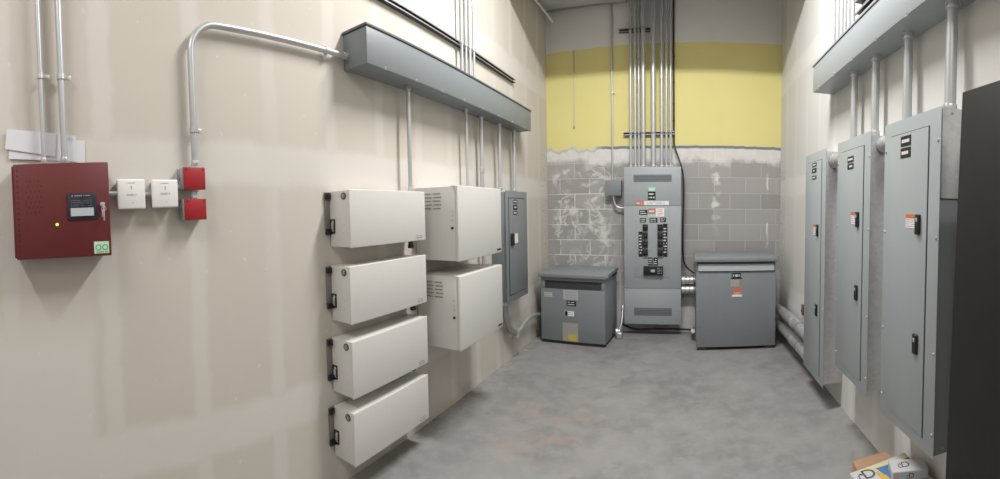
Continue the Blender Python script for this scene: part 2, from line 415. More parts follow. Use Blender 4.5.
# papers stuck behind the conduits
def sheet(name, pts, label, x0, fold=False):
    mb = MB(); P = [Vector((x0, y, z)) for y, z in pts]; mb.poly(P, (.0015, 0, 0)); return solo(name, mb, M['paper'], label, 'paper', None)
o = sheet('paper_sheet', [(-.026, 1.813), (.175, 1.774), (.185, 1.868), (-.014, 1.892)], 'white folded sheet tucked highest and leftmost above the maroon panel', XL+.0085)
o = sheet('paper_sheet', [(-.011, 1.773), (.262, 1.752), (.262, 1.858), (.06, 1.868), (-.012, 1.81)], 'white printed sheet behind conduits, under the tilted folded sheet', XL+.0045)
ink(o, lines(MB(), 'x', XL+.006, 1, .205, .25, 1.835, 1.85, 3, 6, .0005, .3, 10), M['print'])
o = sheet('paper_sheet', [(.13, 1.748), (.296, 1.745), (.298, 1.839), (.14, 1.842)], 'white sheet furthest right above the maroon panel, mostly covered', XL+.0015)

conduit([(XL+.03, .126, 1.738), (XL+.03, .126, 4.55)], .0095, 'thinner left conduit rising from top of maroon fire panel', None, [((XL+.03, .126, 1.737), (0,0,1))], [((XL+.03, .126, 2.09), (0,0,1))])
conduit([(XL+.032, .208, 1.738), (XL+.032, .208, 4.55)], .0132, 'thicker right conduit rising from top of maroon fire panel', None, [((XL+.032, .208, 1.737), (0,0,1))], [((XL+.032, .208, 2.085), (0,0,1))])

# two white modules
def module(y0, y1, z0, z1, label):
    t = thing('module_box', label, 'module', (XL, (y0+y1)/2, z0), 'white alarm modules on left wall')
    part('back_box', MB().box(XL, XL+.04, y0+.008, y1-.012, z0+.008, z1-.008, .003), M['dull'], t)
    c = part('cover_plate', MB().box(XL+.04, XL+.056, y0, y1, z0, z1, .006, 3), M['white'], t)
    ym = (y0+y1)/2; mb = MB()
    lines(mb, 'x', XL+.056, 1, ym-.02, ym+.02, z1-.018, z1-.013, 1, 2, .0004, .6, 9)
    lines(mb, 'x', XL+.056, 1, ym-.022, ym+.024, z0+.052, z0+.062, 2, 8, .0004, .5, 10)
    mb.disc('x', XL+.056, 1, ym, z1-.031, .0032, .001, 10); mb.disc('x', XL+.056, 1, ym+.004, z0+.026, .0022, .001, 8); mb.plate('x', XL+.056, 1, ym-.002, ym+.002, z1-.042, z1-.036, .001)
    ink(c, mb, M['print'])
module(.412, .530, 1.552, 1.673, 'white square module box beside the maroon panel')
module(.559, .674, 1.554, 1.670, 'white square module box beside the two red boxes')
def nipple(p0, p1, r, label):
    p0, p1 = Vector(p0), Vector(p1); d = (p1-p0)
    t = thing('pipe_nipple', label, 'pipe fitting', min((p0, p1), key=lambda p: p.z))
    part('pipe', MB().cyl(p0, p1, r, 14), M['emt'], t)
    part('locknut', MB().cyl(p0+d*.02, p0+d*.22, r*1.45, 6, bev=.001), M['dull'], t); part('locknut', MB().cyl(p1-d*.22, p1-d*.02, r*1.45, 6, bev=.001), M['dull'], t)
nipple((XL+.03, .518, 1.613), (XL+.03, .567, 1.613), .010, 'short steel nipple joining the two white module boxes')
nipple((XL+.03, .662, 1.64), (XL+.03, .694, 1.64), .010, 'short steel nipple from white module to upper red box')

# two red boxes
def redbox(z0, z1, label):
    y0, y1 = .706, .801
    t = thing('junction_box', label, 'junction box', (XL, .752, z0), 'red junction boxes on left wall')
    part('back_box', MB().box(XL, XL+.052, .694, .797, z0+.002, z1-.002, .003), M['dull'], t)
    c = part('cover_plate', MB().box(XL+.052, XL+.06, y0-.006, y1, z0, z1, .003), M['red'], t)
    for dy in (.008, .087):
        for dz in (.009, z1-z0-.009):
            screw_part(c, (XL+.06, y0-.002+dy, z0+dz), (1,0,0), .004, 'dark_steel', .002)
    part('knockout', MB().cyl((XL+.026, .694, (z0+z1)/2+.01), (XL+.026, .690, (z0+z1)/2+.01), .011, 14), M['dull'], t)
redbox(1.626, 1.722, 'red square junction box directly below the bending conduit')
redbox(1.498, 1.588, 'red square junction box below the other red box')
nipple((XL+.034, .752, 1.5885), (XL+.034, .752, 1.6255), .0125, 'short steel nipple between the upper and lower red boxes')
conduit([(XL+.03, .768, 1.723), (XL+.03, .768, 2.352), (XL+.03, 1.702, 2.372)], .015, 'conduit from red boxes bending over to end of left trough', None,
        [((XL+.03, .768, 1.722), (0,0,1)), ((XL+.03, 1.7025, 2.372), (0,-1,0))], [((XL+.03, .768, 1.885), (0,0,1))], [], bend=.13)
strap(bpy.data.objects[[o.name for o in COL.objects if o.name.startswith('conduit')][-1]], (XL+.03, 1.545, 2.369), (1,0,0), (0,1,0), .015, (0,0,-1))

# ------------------------------------------------------------------ LEFT TROUGH
XT = -1.537
t = thing('wireway', 'long gray steel wiring trough high on left wall', 'wiring trough', (XL, 2.9, 2.302))
part('body', MB().box(XL, XT-.002, 1.703, 4.10, 2.302, 2.497, .003), M['gray_d'], t)
part('cover_plate', MB().box(XT-.002, XT+.001, 1.701, 4.102, 2.3, 2.498, .001), M['gray_d'], t)
part('lid', MB().box(XL, XT+.007, 1.694, 4.108, 2.499, 2.513, .002), paint('gray_enamel_dark_lid', (.12, .135, .145), .45), t)
part('gasket', MB().box(XL+.002, XT+.003, 1.699, 4.104, 2.4965, 2.4995), M['black'], t)
for k in range(8):
    screw_part(t, (XT+.001, 1.85+.295*k, 2.309), (1,0,0), .008)
    t2 = MB().box(XT-.004, XT+.004, 1.835+.295*k, 1.865+.295*k, 2.296, 2.301, .001); part('clip', t2, M['gray_d'], t)
for k, (y, r) in enumerate(((2.925, .011), (2.99, .011), (3.055, .0125), (3.12, .011))):
    lab = ['nearest of four thin conduits rising from the left trough', 'second nearest of four thin conduits above left trough', 'third nearest of four thin conduits above left trough', 'farthest of four thin conduits rising from the left trough'][k]
    c = conduit([(-1.655, y, 2.514), (-1.655, y, 4.55)], r, lab, 'conduits above the left trough', [((-1.655, y, 2.5135), (0,0,1))])
    part('strap', MB().ring((-1.655, y, 2.81), (0,0,1), r+.004, r+.0002, .025).box(-1.673, -1.655-r-.001, y-.008, y+.008, 2.797, 2.823), M['galv'], c)
# strut on left wall
def strut(p0, p1, n, label, h=.041, dep=.041):
    """slotted C-channel between p0 and p1; n = away from the wall"""
    p0, p1 = Vector(p0), Vector(p1); d = (p1-p0).normalized(); n = Vector(n); u = d.cross(n); L = (p1-p0)
    t = thing('strut_channel', label, 'strut', p0)
    w = .003; sec = [(-h/2, 0), (h/2, 0), (h/2, dep), (h/4, dep), (h/4, dep-.006), (h/2-w, dep-.006), (h/2-w, w), (-h/2+w, w), (-h/2+w, dep-.006), (-h/4, dep-.006), (-h/4, dep), (-h/2, dep)]
    part('channel', MB().poly([p0+u*a+n*b for a, b in sec], L), M['dark_steel'], t)
    lip = MB()
    for s in (-1, 1):
        a0, a1 = s*h/2, s*h/4
        lip.poly([p0+u*a0+n*(dep+.0003), p0+u*a1+n*(dep+.0003), p0+u*a1+n*(dep+.001), p0+u*a0+n*(dep+.001)], L)
    part('lip', lip, M['dull'], t)
    return t
strut((XL, 1.35, 2.813), (XL, 4.067, 2.813), (1,0,0), 'dark steel strut channel running along left wall above the trough', .036, .03)

# conduits below the left trough
Z0 = 2.302
def down(x, y, r, zb, label, coups=(), ends=True):
    return conduit([(x, y, zb), (x, y, Z0-.001)], r, label, 'conduits below the left trough', [((x, y, Z0-.0005), (0,0,-1))] + ([((x, y, zb), (0,0,1))] if ends else []), [], coups)
down(-1.64, 2.195, .0135, 1.63, 'conduit from left trough into topmost cream battery box')
down(-1.641, 2.945, .0115, 1.667, 'thin conduit from left trough into upper cream cabinet')
down(-1.654, 3.225, .0165, .68, 'thicker conduit between cream cabinets and gray breaker panel', (((-1.654, 3.225, 1.85), (0,0,1)),))
down(-1.645, 3.565, .0165, 1.682, 'conduit from trough into near top of left breaker panel')
down(-1.655, 3.93, .0165, 1.682, 'conduit from trough into far top of left breaker panel')

# ------------------------------------------------------------------ four cream battery boxes
def battery_box(y0, y1, z0, z1, xf, label, last=False):
    t = thing('battery_box', label, 'battery box', (XL, (y0+y1)/2, z0), 'cream battery boxes stacked on left wall')
    xb = XL+.006
    part('housing', MB().box(xb, xf-.012, y0+.004, y1-.004, z0+.004, z1-.004, .004), M['cream'], t)
    cv = part('cover', MB().box(xf-.0115, xf, y0, y1, z0, z1, .005, 3), M['cream'], t)
    bp = part('wall_bracket', MB().box(XL, XL+.0055, y0-.03, y1+.012, z0+.07, z1-.008, .001), paint('bracket_gray', (.20, .195, .185), .55), t)
    for zz in (z1-.028, z0+.085):
        pd = MB().box(XL+.0058, XL+.02, y0-.032, y0+.002, zz-.016, zz+.016, .003); pd.cyl((XL+.02, y0-.016, zz), (XL+.026, y0-.016, zz), .007, 12)
        part('mounting_pad', pd, M['black'], t)
    pd2 = MB().box(XL+.0058, XL+.02, y1-.002, y1+.02, z0+.07, z0+.11, .003); part('mounting_pad', pd2, M['black'], t)
    # badge and latch on the near end
    b = part('badge', MB().cyl((xf-.046, y0+.004, z1-.034), (xf-.046, y0-.001, z1-.034), .0185, 28, bev=.001), M['dark_steel'], t)
    em = MB().ring((xf-.046, y0-.0014, z1-.034), (0,1,0), .013, .0105, .001); em.box(xf-.05, xf-.042, y0-.002, y0-.001, z1-.041, z1-.027); part('badge_emblem', em, M['silver'], b)
    la = MB(); x0, x1, a0, a1 = XL+.012, XL+.046, z0+.078, z0+.152
    for q in ((x0, x1, a0, a0+.006), (x0, x1, a1-.006, a1), (x0, x0+.005, a0, a1), (x1-.005, x1, a0, a1), (XL+.004, x0+.02, a0-.004, a0+.008)): la.box(q[0], q[1], y0-.003, y0+.004, q[2], q[3], .001)
    part('latch_frame', la, M['black'], t)
    part('latch_tab', MB().box(x0+.009, x1-.009, y0-.004, y0+.0035, a0+.02, a1-.02, .001), M['silver'], t)
    mb = MB(); lines(mb, 'x', xf, 1, y1-.105, y1-.035, z0+.028, z0+.035, 1, 3, .0006, .7, 9); lines(mb, 'x', xf, 1, y1-.105, y1-.03, z0+.015, z0+.024, 1, 4, .0006, .8, 11)
    ink(cv, mb, M['print'])
    for q in (.04, .06): screw_part(t, (xf-.06+q*.2, y0+.004, z0+q*2), (0,-1,0), .003, 'silver', .001)
    if not last:
        c = part('cable_gland', MB().cyl((XL+.075, y1-.045, z0+.003), (XL+.075, y1-.045, z0-.03), .016, 14, bev=.002), M['dark_steel'], t)
        part('gland_nut', MB().cyl((XL+.075, y1-.045, z0-.03), (XL+.075, y1-.045, z0-.052), .021, 6), M['dark_steel'], c)
battery_box(1.553, 2.228, 1.323, 1.629, -1.553, 'topmost of four stacked cream battery boxes, conduit entering top')
battery_box(1.547, 2.236, .922, 1.228, -1.560, 'second cream battery box from the top of the stack')
battery_box(1.537, 2.218, .535, .838, -1.549, 'third cream battery box from the top of the stack')
battery_box(1.535, 2.212, .178, .463, -1.549, 'lowest of four stacked cream battery boxes, nearest the floor', True)

# ------------------------------------------------------------------ two big cream cabinets
def big_cabinet(z0, z1, label):
    y0, y1, xf = 2.335, 2.990, -1.374
    t = thing('battery_cabinet', label, 'cabinet', (XL, (y0+y1)/2, z0), 'large cream cabinets on left wall')
    part('body', MB().box(XL+.004, xf-.022, y0+.003, y1-.003, z0+.003, z1-.003, .003), M['cream'], t)
    fr = part('door', MB().box(xf-.020, xf, y0, y1, z0, z1, .005, 3), M['cream'], t)
    part('top_lip', MB().box(xf-.05, xf-.0205, y0-.001, y1+.001, z1-.004, z1, .001), M['cream'], t)
    vm = MB()
    for i in range(5):
        z = z1-.045-.024*i; sh = .012*(i % 2)
        for x in (XL+.075+sh*.6, XL+.15+sh*.6):
            vm.box(x, x+.058, y0-.0035, y0+.0032, z-.005, z+.002, .0015)
    part('vent_slot', vm, paint('vent_gray', (.32, .31, .28), .6), t)
    lk = part('lock', MB().cyl((xf-.045, y0+.003, z0+.215), (xf-.045, y0-.004, z0+.215), .0085, 16), M['black'], t)
    for k in range(3): part('indicator', MB().cyl((xf-.045, y0+.003, z0+.265+.03*k), (xf-.045, y0-.001, z0+.265+.03*k), .004, 10), M['silver'], t)
    part('maker_plate', MB().plate('x', xf, 1, y1-.085, y1-.02, z0+.02, z0+.034, .0015), M['black'], fr)
    for y in (y0+.012, y1-.012):
        screw_part(t, (xf-.055, y, z1-.003), (0,0,1), .006, 'silver', .004)
    mt = MB().box(XL, XL+.02, y0+.03, y1-.03, z0-.035, z0+.002, .002); part('mounting_flange', mt, M['silver'], t)
big_cabinet(1.178, 1.665, 'upper large cream cabinet below the conduits on left wall')
big_cabinet(.598, 1.083, 'lower large cream cabinet hung beneath the upper one')

# ------------------------------------------------------------------ panelboards
def lettered(parent, ax, val, out, a0, a1, z0, z1, rows, seed, chars=5, name='engraved_label', fill=.4, base='black', ink='letter', label=None):
    p = part(name, MB().plate(ax, val, out, a0, a1, z0, z1, .0016), M[base], parent, label)
    w = a1-a0; h = z1-z0
    if rows: globals()['ink'](p, lines(MB(), ax, val+out*.0016, out, a0+w*.12, a1-w*.1, z0+h*.1, z1-h*.1, rows, seed, .0006, fill, chars), M[ink])
    return p

# left gray panel
xf = -1.565
t = thing('breaker_panel', 'darker gray breaker panel on left wall past the cream cabinets', 'breaker panel', (XL, 3.765, .652))
part('enclosure', MB().box(XL, xf-.004, 3.512, 4.018, .664, 1.668, .002), M['gray_d'], t)
part('trim_cover', MB().box(xf-.003, xf, 3.50, 4.03, .652, 1.68, .0015), M['gray_d'], t)
dr = part('door', MB().box(xf+.001, xf+.006, 3.57, 3.95, .72, 1.61, .0015), M['gray_d'], t)
part('gap', MB().box(xf+.0001, xf+.0009, 3.562, 3.958, .712, 1.618), M['black'], t)
for k, (a, b) in enumerate(((1.565, 1.60), (1.505, 1.55), (1.46, 1.49))):
    lettered(dr, 'x', xf+.006, 1, 3.66, 3.76, a, b, 1, 30+k, 4, 'door_label')
lt = part('latch', MB().box(xf+.006, xf+.02, 3.585, 3.66, 1.175, 1.285, .004), M['black'], dr)
part('latch_label', MB().plate('x', xf+.006, 1, 3.67, 3.765, 1.19, 1.28, .0015), M['white'], dr)
for y in (3.53, 4.0):
    for z in (.70, 1.63): screw_part(t, (xf, y, z), (1,0,0))

# right panels
def right_panel(y0, y1, z0, z1, labs, hd, latch2, label, xf=1.0, doors=None):
    t = thing('breaker_panel', label, 'breaker panel', (XR, (y0+y1)/2, z0), 'gray breaker panels on right wall')
    part('enclosure', MB().box(xf+.008, XR, y0+.02, y1-.02, z0+.02, z1-.02, .002), M['galv'], t)
    part('trim_cover', MB().box(xf+.004, xf+.0078, y0, y1, z0, z1, .0015), M['gray'], t)
    part('gap', MB().box(xf+.003, xf+.0039, y0+.086, y1-.066, z0+.056, z1-.068), M['black'], t)
    d = part('door', MB().box(xf-.002, xf+.003, y0+.09, y1-.07, z0+.06, z1-.072, .0015), M['gray'], t)
    v = xf-.002
    for a0, a1, b0, b1, rows, seed in labs: lettered(d, 'x', v, -1, a0, a1, b0, b1, rows, seed, 4, 'door_label')
    ya, yb, za, zb = hd      # warning label: far, near edge, bottom, top
    w = part('warning_label', MB().plate('x', v, -1, ya, yb, za, zb, .0012), M['white'], d, 'white warning label with orange header')
    h = (zb-za)
    part('label_header', MB().plate('x', v-.0012, -1, ya, yb, zb-h*.3, zb, .0006), M['orange'], w)
    ink(w, lines(MB(), 'x', v-.0012, -1, ya-.004, yb+.004, za+.004, zb-h*.34, 4, 5, .0005, .35, 10), M['print'])
    for zc in (hd[3]-.045, latch2):
        lt = part('latch', MB().box(v-.014, v, y0+.132, y0+.170, zc-.046, zc+.046, .006, 3), M['black'], d)
        part('latch_key', MB().box(v-.0155, v-.014, y0+.144, y0+.158, zc+.012, zc+.03, .001), M['silver'], lt)
    for y in (y0+.018, y1-.018):
        for z in (z1-.14, (z0+z1)/2+.2, (z0+z1)/2-.3, z0+.1): screw_part(t, (xf+.004, y, z), (-1,0,0), .008)
    return t
right_panel(2.95, 3.475, .176, 1.95, [(3.27, 3.155, 1.838, 1.868, 1, 41), (3.27, 3.155, 1.79, 1.826, 1, 42), (3.27, 3.155, 1.74, 1.768, 1, 43)], (3.222, 3.125, 1.305, 1.388), .73, 'gray breaker panel farthest along right wall, reaching near the floor')
right_panel(2.176, 2.706, .44, 1.947, [(2.508, 2.41, 1.797, 1.834, 1, 51), (2.508, 2.41, 1.755, 1.79, 1, 52)], (2.436, 2.335, 1.418, 1.492), 1.01, 'middle of three gray breaker panels on right wall')
p3 = right_panel(1.485, 2.003, .438, 1.944, [(1.818, 1.722, 1.81, 1.858, 1, 61), (1.818, 1.722, 1.755, 1.802, 1, 62)], (1.754, 1.662, 1.424, 1.488), .90, 'gray breaker panel nearest the black cabinet on right wall')
part('side_bright_reflection', MB().box(1.012, XR-.004, 1.486, 1.504, 1.56, 1.945, .002), M['galv'], p3, 'upper galvanized side face, split off for its bright reflection')  # one galvanized end face, split to paint its bright and dark reflections
part('side_dark_reflection', MB().box(1.014, XR-.012, 1.4955, 1.5045, .445, 1.558, .002), M['gray_d'], p3)  # lower end face: dark reflection put into the gray colour
for z in (.47, 1.92): screw_part(p3, (1.06, 1.486 if z > 1 else 1.4955, z), (0,-1,0), .006)

# horizontal offset nipples between right panels
def big_nipple(p0, p1, r, label):
    p0, p1 = Vector(p0), Vector(p1); d = (p1-p0).normalized()
    t = thing('pipe_nipple', label, 'pipe fitting', p0)
    part('pipe', MB().cyl(p0, p1, r*.86, 22), M['emt'], t)
    L = (p1-p0).length
    for a in (.0, .34, .66): part('ring', MB().cyl(p0+d*L*a, p0+d*L*(a+.3), r*(1.06 if a in (.0, .66) else .98), 22, bev=.002), M['galv'], t)
big_nipple((1.09, 2.688, 1.86), (1.09, 2.968, 1.86), .055, 'fat galvanized pipe fitting between far and middle right panels')
big_nipple((1.09, 1.985, 1.875), (1.09, 2.194, 1.875), .045, 'fat galvanized pipe fitting between middle and near right panels')

# ------------------------------------------------------------------ RIGHT TROUGH
XR0 = .991
t = thing('wireway', 'long gray steel wiring trough high on right wall', 'wiring trough', (XR, 2.1, 2.422))
part('body', MB().box(XR0+.003, XR, .62, 3.254, 2.422, 2.617, .003), M['gray'], t)
part('cover_plate', MB().box(XR0, XR0+.0028, .618, 3.256, 2.42, 2.618, .001), M['gray'], t)
part('lid', MB().box(XR0-.006, XR, .612, 3.262, 2.62, 2.634, .002), M['gray'], t)
part('gasket', MB().box(XR0-.003, XR-.002, .616, 3.259, 2.6172, 2.6199), M['black'], t)
for k in range(8):
    y = 3.11-.332*k
    screw_part(t, (XR0, y, 2.43), (-1,0,0), .008)
    part('clip', MB().box(XR0-.003, XR0+.006, y-.012, y+.012, 2.415, 2.4195, .001), M['galv'], t)
for k, (x, y, r, zb, label) in enumerate(((1.10, 2.665, .023, 1.949, 'conduit from right trough into the middle panel, farthest down-pipe'), (1.10, 2.335, .0245, 1.949, 'second farthest down-pipe under right trough, entering middle panel'),
                                  (1.105, 1.955, .025, 1.946, 'third farthest down-pipe under right trough, entering nearest panel'), (1.10, 1.56, .0265, 1.947, 'nearest down-pipe under right trough beside the black cabinet'))):
    conduit([(x, y, zb), (x, y, 2.4215)], r, label, 'conduits below the right trough', [((x, y, 2.4215), (0,0,-1)), ((x, y, zb), (0,0,1))])
for k, y in enumerate((3.16, 3.07, 2.985, 2.92, 2.845)):
    lab = ['farthest', 'second farthest', 'middle', 'second nearest', 'nearest'][k] + ' of five thin conduits rising from the right trough'
    conduit([(1.125, y, 2.635), (1.125, y, 4.55)], .0125 if k % 2 else .015, lab, 'conduits above the right trough', [((1.125, y, 2.6345), (0,0,1))])
for z, lb in ((2.80, 'lower steel strut channel above the right trough'), (2.93, 'upper steel strut channel above the right trough')):
    strut((XR, 2.72, z), (XR, .7, z), (-1,0,0), lb, .06, .05)

# ------------------------------------------------------------------ BLACK CABINET
t = thing('equipment_cabinet', 'tall black equipment cabinet cut off by right edge of photo', 'cabinet', (.98, .70, 0))
def lean(x0, x1, ya, yb, z0, z1, bev): k = lambda z: .058*(1-z/1.88); return MB().hexa([(x0, ya, z0), (x1, ya, z0), (x1, yb+k(z0), z0), (x0, yb+k(z0), z0), (x0, ya, z1), (x1, ya, z1), (x1, yb+k(z1), z1), (x0, yb+k(z1), z1)], bev)
part('body', lean(.8062, 1.155, .30, 1.072, .03, 1.8755, .002), M['cab'], t)
part('side_panel', lean(.80, .806, .303, 1.07, .05, 1.873, .001), M['cab'], t)
for x in (.84, 1.12):
    for y in (.35, 1.08): part('foot', MB().cyl((x, y, 0), (x, y, .03), .02, 14), M['black'], t)

# ------------------------------------------------------------------ BACK WALL: main panelboard
yf = 4.97
t = thing('distribution_panel', 'tall gray main distribution panel on back wall between transformers', 'distribution panel', (-.38, YB, .14))
part('enclosure', MB().box(-.705, -.058, yf+.012, YB, .15, 1.982, .003), M['gray_t'], t)
part('upper_cover', MB().box(-.715, -.048, yf, yf+.011, 1.537, 1.99, .002), M['gray'], t)
mid = part('middle_cover', MB().box(-.715, -.048, yf+.001, yf+.011, .563, 1.534, .002), M['gray'], t)
part('lower_cover', MB().box(-.715, -.048, yf, yf+.011, .14, .56, .002), M['gray'], t)
for z0, z1 in ((1.815, 1.90), (.242, .335)):
    mb = MB().plate('y', yf, -1, -.603, -.157, z0, z1, .001)
    lv = part('louver_recess', mb, paint('recess_gray', (.15, .172, .184), .55), t)
    sl = MB()
    for k in range(4): sl.box(-.598, -.162, yf-.006, yf-.001, z0+.012+.019*k, z0+.018+.019*k, .001)
    part('louver_slat', sl, paint('slat_gray', (.19, .215, .23), .5), lv)
df = part('dead_front', MB().box(-.598, -.182, yf-.004, yf+.0005, .70, 1.528, .002), M['gray'], t)
v = yf-.004
def brk(x0, x1, z0, z1, rows=1):
    b = part('breaker', MB().box(x0, x1, v-.03, v, z0, z1, .003), M['black'], t)
    part('breaker_handle', MB().box((x0+x1)/2-.012, (x0+x1)/2+.012, v-.046, v-.03, (z0+z1)/2-.012, (z0+z1)/2+.012, .003), M['ink'], b)
for k in range(4):
    zc = 1.285-.0975*k
    brk(-.494, -.436, zc-.037, zc+.037); brk(-.322, -.26, zc-.037, zc+.037)
def pl(a0, a1, z0, z1, base='black', rows=1, seed=1, chars=5, name='engraved_label', ink='letter', val=None, par=None):
    return lettered(par or t, 'y', v if val is None else val, -1, a0, a1, z0, z1, rows, seed, chars, name, .4, base, ink)
pl(-.546, -.498, .940, 1.235, rows=7, seed=71, chars=3); pl(-.258, -.206, .940, 1.328, rows=9, seed=72, chars=3)
for a0, a1, z0, z1, sd in ((-.536, -.44, 1.432, 1.490, 73), (-.528, -.457, 1.342, 1.395, 74), (-.416, -.323, 1.342, 1.395, 75), (-.293, -.223, 1.348, 1.401, 76)):
    pl(a0, a1, z0, z1, rows=2, seed=sd, chars=5)
pl(-.435, -.380, .838, .932, rows=3, seed=77, chars=3); pl(-.372, -.318, .838, .932, rows=3, seed=78, chars=3)
mb_ = part('main_breaker', MB().box(-.486, -.258, v-.035, v, .726, .832, .004), M['black'], t)
part('main_handle', MB().box(-.40, -.35, v-.055, v-.035, .765, .795, .004), M['silver'], mb_)
ink(mb_, lines(MB(), 'y', v-.035, -1, -.325, -.265, .74, .82, 4, 9, .001, .4, 4), M['print'])
pl(-.432, -.345, 1.442, 1.505, 'lab_red', 1, 79, 6, 'notice_red'); pl(-.432, -.345, 1.405, 1.441, 'green', 0, 0, 5, 'notice_green'); pl(-.343, -.243, 1.412, 1.508, 'white', 4, 80, 9, 'notice_white', 'lab_red')
u = yf
pl(-.427, -.347, 1.705, 1.755, 'green', 1, 81, 3, 'green_label', 'letter', u); pl(-.435, -.345, 1.605, 1.704, 'black', 2, 82, 5, 'engraved_label', 'letter', u)
pl(-.578, -.487, 1.543, 1.595, 'orange', 1, 83, 5, 'danger_label', 'letter', u); pl(-.48, -.19, 1.548, 1.592, 'white', 2, 84, 16, 'notice_strip', 'print', u)
mb = MB(); lines(mb, 'y', v, -1, -.585, -.558, .72, 1.38, 16, 12, .0006, .25, 2); lines(mb, 'y', v, -1, -.2, -.186, .72, 1.38, 16, 13, .0006, .25, 1)
lines(mb, 'y', v, -1, -.53, -.45, .84, .93, 4, 14, .0006, .3, 5); lines(mb, 'y', v, -1, -.30, -.215, .84, .93, 4, 15, .0006, .3, 5); lines(mb, 'y', v, -1, -.57, -.21, .708, .714, 1, 16, .0006, .6, 30)
ink(df, mb, M['print'])
for x in (-.70, -.063):
    for z in (1.95, 1.56, 1.2, .8, .58, .18): screw_part(t, (x, yf if not .6 < z < 1.5 else yf+.001, z), (0,-1,0), .007)

# conduits above it
names = ['leftmost thin conduit', 'second thin conduit from the left', 'third thin conduit from the left', 'left one of the two fattest conduits', 'right one of the two fattest conduits', 'medium conduit right of the fattest pair', 'second conduit from the right', 'rightmost conduit beside the black cable']
STR_Y = YB-.041
for k, (x, r) in enumerate(((-.648, .0155), (-.594, .0155), (-.5505, .013), (-.496, .0255), (-.377, .0275), (-.279, .019), (-.223, .0152), (-.172, .0148))):
    y = STR_Y-.001-r
    c = conduit([(x, y, 1.991), (x, y, 4.55)], r, names[k] + ' rising from main panel', 'conduits above the main distribution panel', [((x, y, 1.9905), (0,0,1))], [], m='emt')
    for z in ((2.405, 3.62) if x < -.42 else (2.405,)):
        part('strap', MB().ring((x, y, z), (0,0,1), r+.0035, r+.0002, .03).box(x-.006, x+.006, y-r-.016, y-r-.002, z-.012, z+.012, .002), M['dull'], c)
    if k in (2, 5): coupling(c, (x, y, 3.05), (0,0,1), r)
strut((-.742, YB, 2.405), (-.13, YB, 2.405), (0,-1,0), 'steel strut behind conduits at foot of the yellow band')
strut((-.79, YB, 3.622), (-.415, YB, 3.622), (0,-1,0), 'steel strut behind conduits just above the yellow band')

# small gray box with thin conduit and whip
t = thing('disconnect_box', 'small gray box on block wall left of main panel', 'electrical box', (-.86, YB, 1.66))
part('body', MB().box(-.955, -.765, 5.055, YB, 1.666, 1.845, .004), M['gray_t'], t)
part('cover', MB().box(-.958, -.762, 5.049, 5.054, 1.663, 1.848, .002), M['gray_t'], t)
for x in (-.945, -.775): screw_part(t, (x, 5.049, 1.756), (0,-1,0), .005)
conduit([(-.878, YB-.018, 1.849), (-.878, YB-.018, 4.55)], .0115, 'thin lone conduit rising from the small gray box', None, [((-.878, YB-.018, 1.8485), (0,0,1))], [((-.878, YB-.018, 2.9), (0,0,1))], wall=(0,-1,0), side=(1,0,0))
t = thing('flexible_whip', 'short curved flexible whip from small gray box to main panel', 'flexible conduit', (-.85, 5.1, 1.51))
part('hose', MB().tube(spline([(-.857, 5.09, 1.663), (-.853, 5.09, 1.60), (-.83, 5.09, 1.54), (-.78, 5.09, 1.515), (-.705, 5.09, 1.513)], 8), .012, 14), M['galv'], t)
connector(t, (-.857, 5.09, 1.6625), (0,0,-1), .013); connector(t, (-.7055, 5.09, 1.513), (-1,0,0), .013)

# thin hanging wire on the yellow band
solo('wire', MB().tube([(-1.352, YB-.004, 3.46), (-1.352, YB-.006, 3.0), (-1.358, YB-.004, 2.53)], .0042, 8).cyl((-1.358, YB-.005, 2.53), (-1.358, YB-.005, 2.50), .011, 10), M['dull'], 'thin straight wire hanging on the left of the yellow band', 'wire')

# black cables
def cable(pts, r, label):
    t = thing('power_cable', label, 'cable', pts[-1]); part('jacket', MB().tube(spline(pts, 8), r, 10), M['cable'], t); return t
c = cable([(-.136, 5.128, 4.55), (-.138, 5.128, 3.4), (-.136, 5.128, 2.8), (-.135, 5.125, 2.4), (-.128, 5.12, 2.25), (-.075, 5.06, 2.09), (-.03, 5.04, 1.93), (-.018, 5.035, 1.7), (-.025, 5.03, 1.4), (-.028, 5.03, 1.1), (-.015, 5.04, .88), (.04, 5.03, .79), (.107, 5.0, .745)], .0105, 'black cable hanging beside conduits and down right of main panel')
for z in (2.55, 2.75, 3.0, 3.3): part('cable_tie', MB().ring((-.1365, 5.128, z), (0,0,1), .0135, .0107, .012), M['ink'], c)
c = cable([(-.765, 5.10, .10), (-.66, 5.09, .055), (-.55, 5.08, .045), (-.42, 5.08, .052), (-.2, 5.08, .058), (.02, 5.08, .05), (.112, 5.08, .045)], .012, 'black cable lying below the main panel between transformers')

# fittings main panel -> right transformer
big_nipple((-.046, 5.06, .652), (.1165, 5.06, .652), .047, 'upper fat pipe fitting between main panel and right transformer')
big_nipple((-.046, 5.06, .538), (.1165, 5.06, .538), .047, 'lower fat pipe fitting between main panel and right transformer')

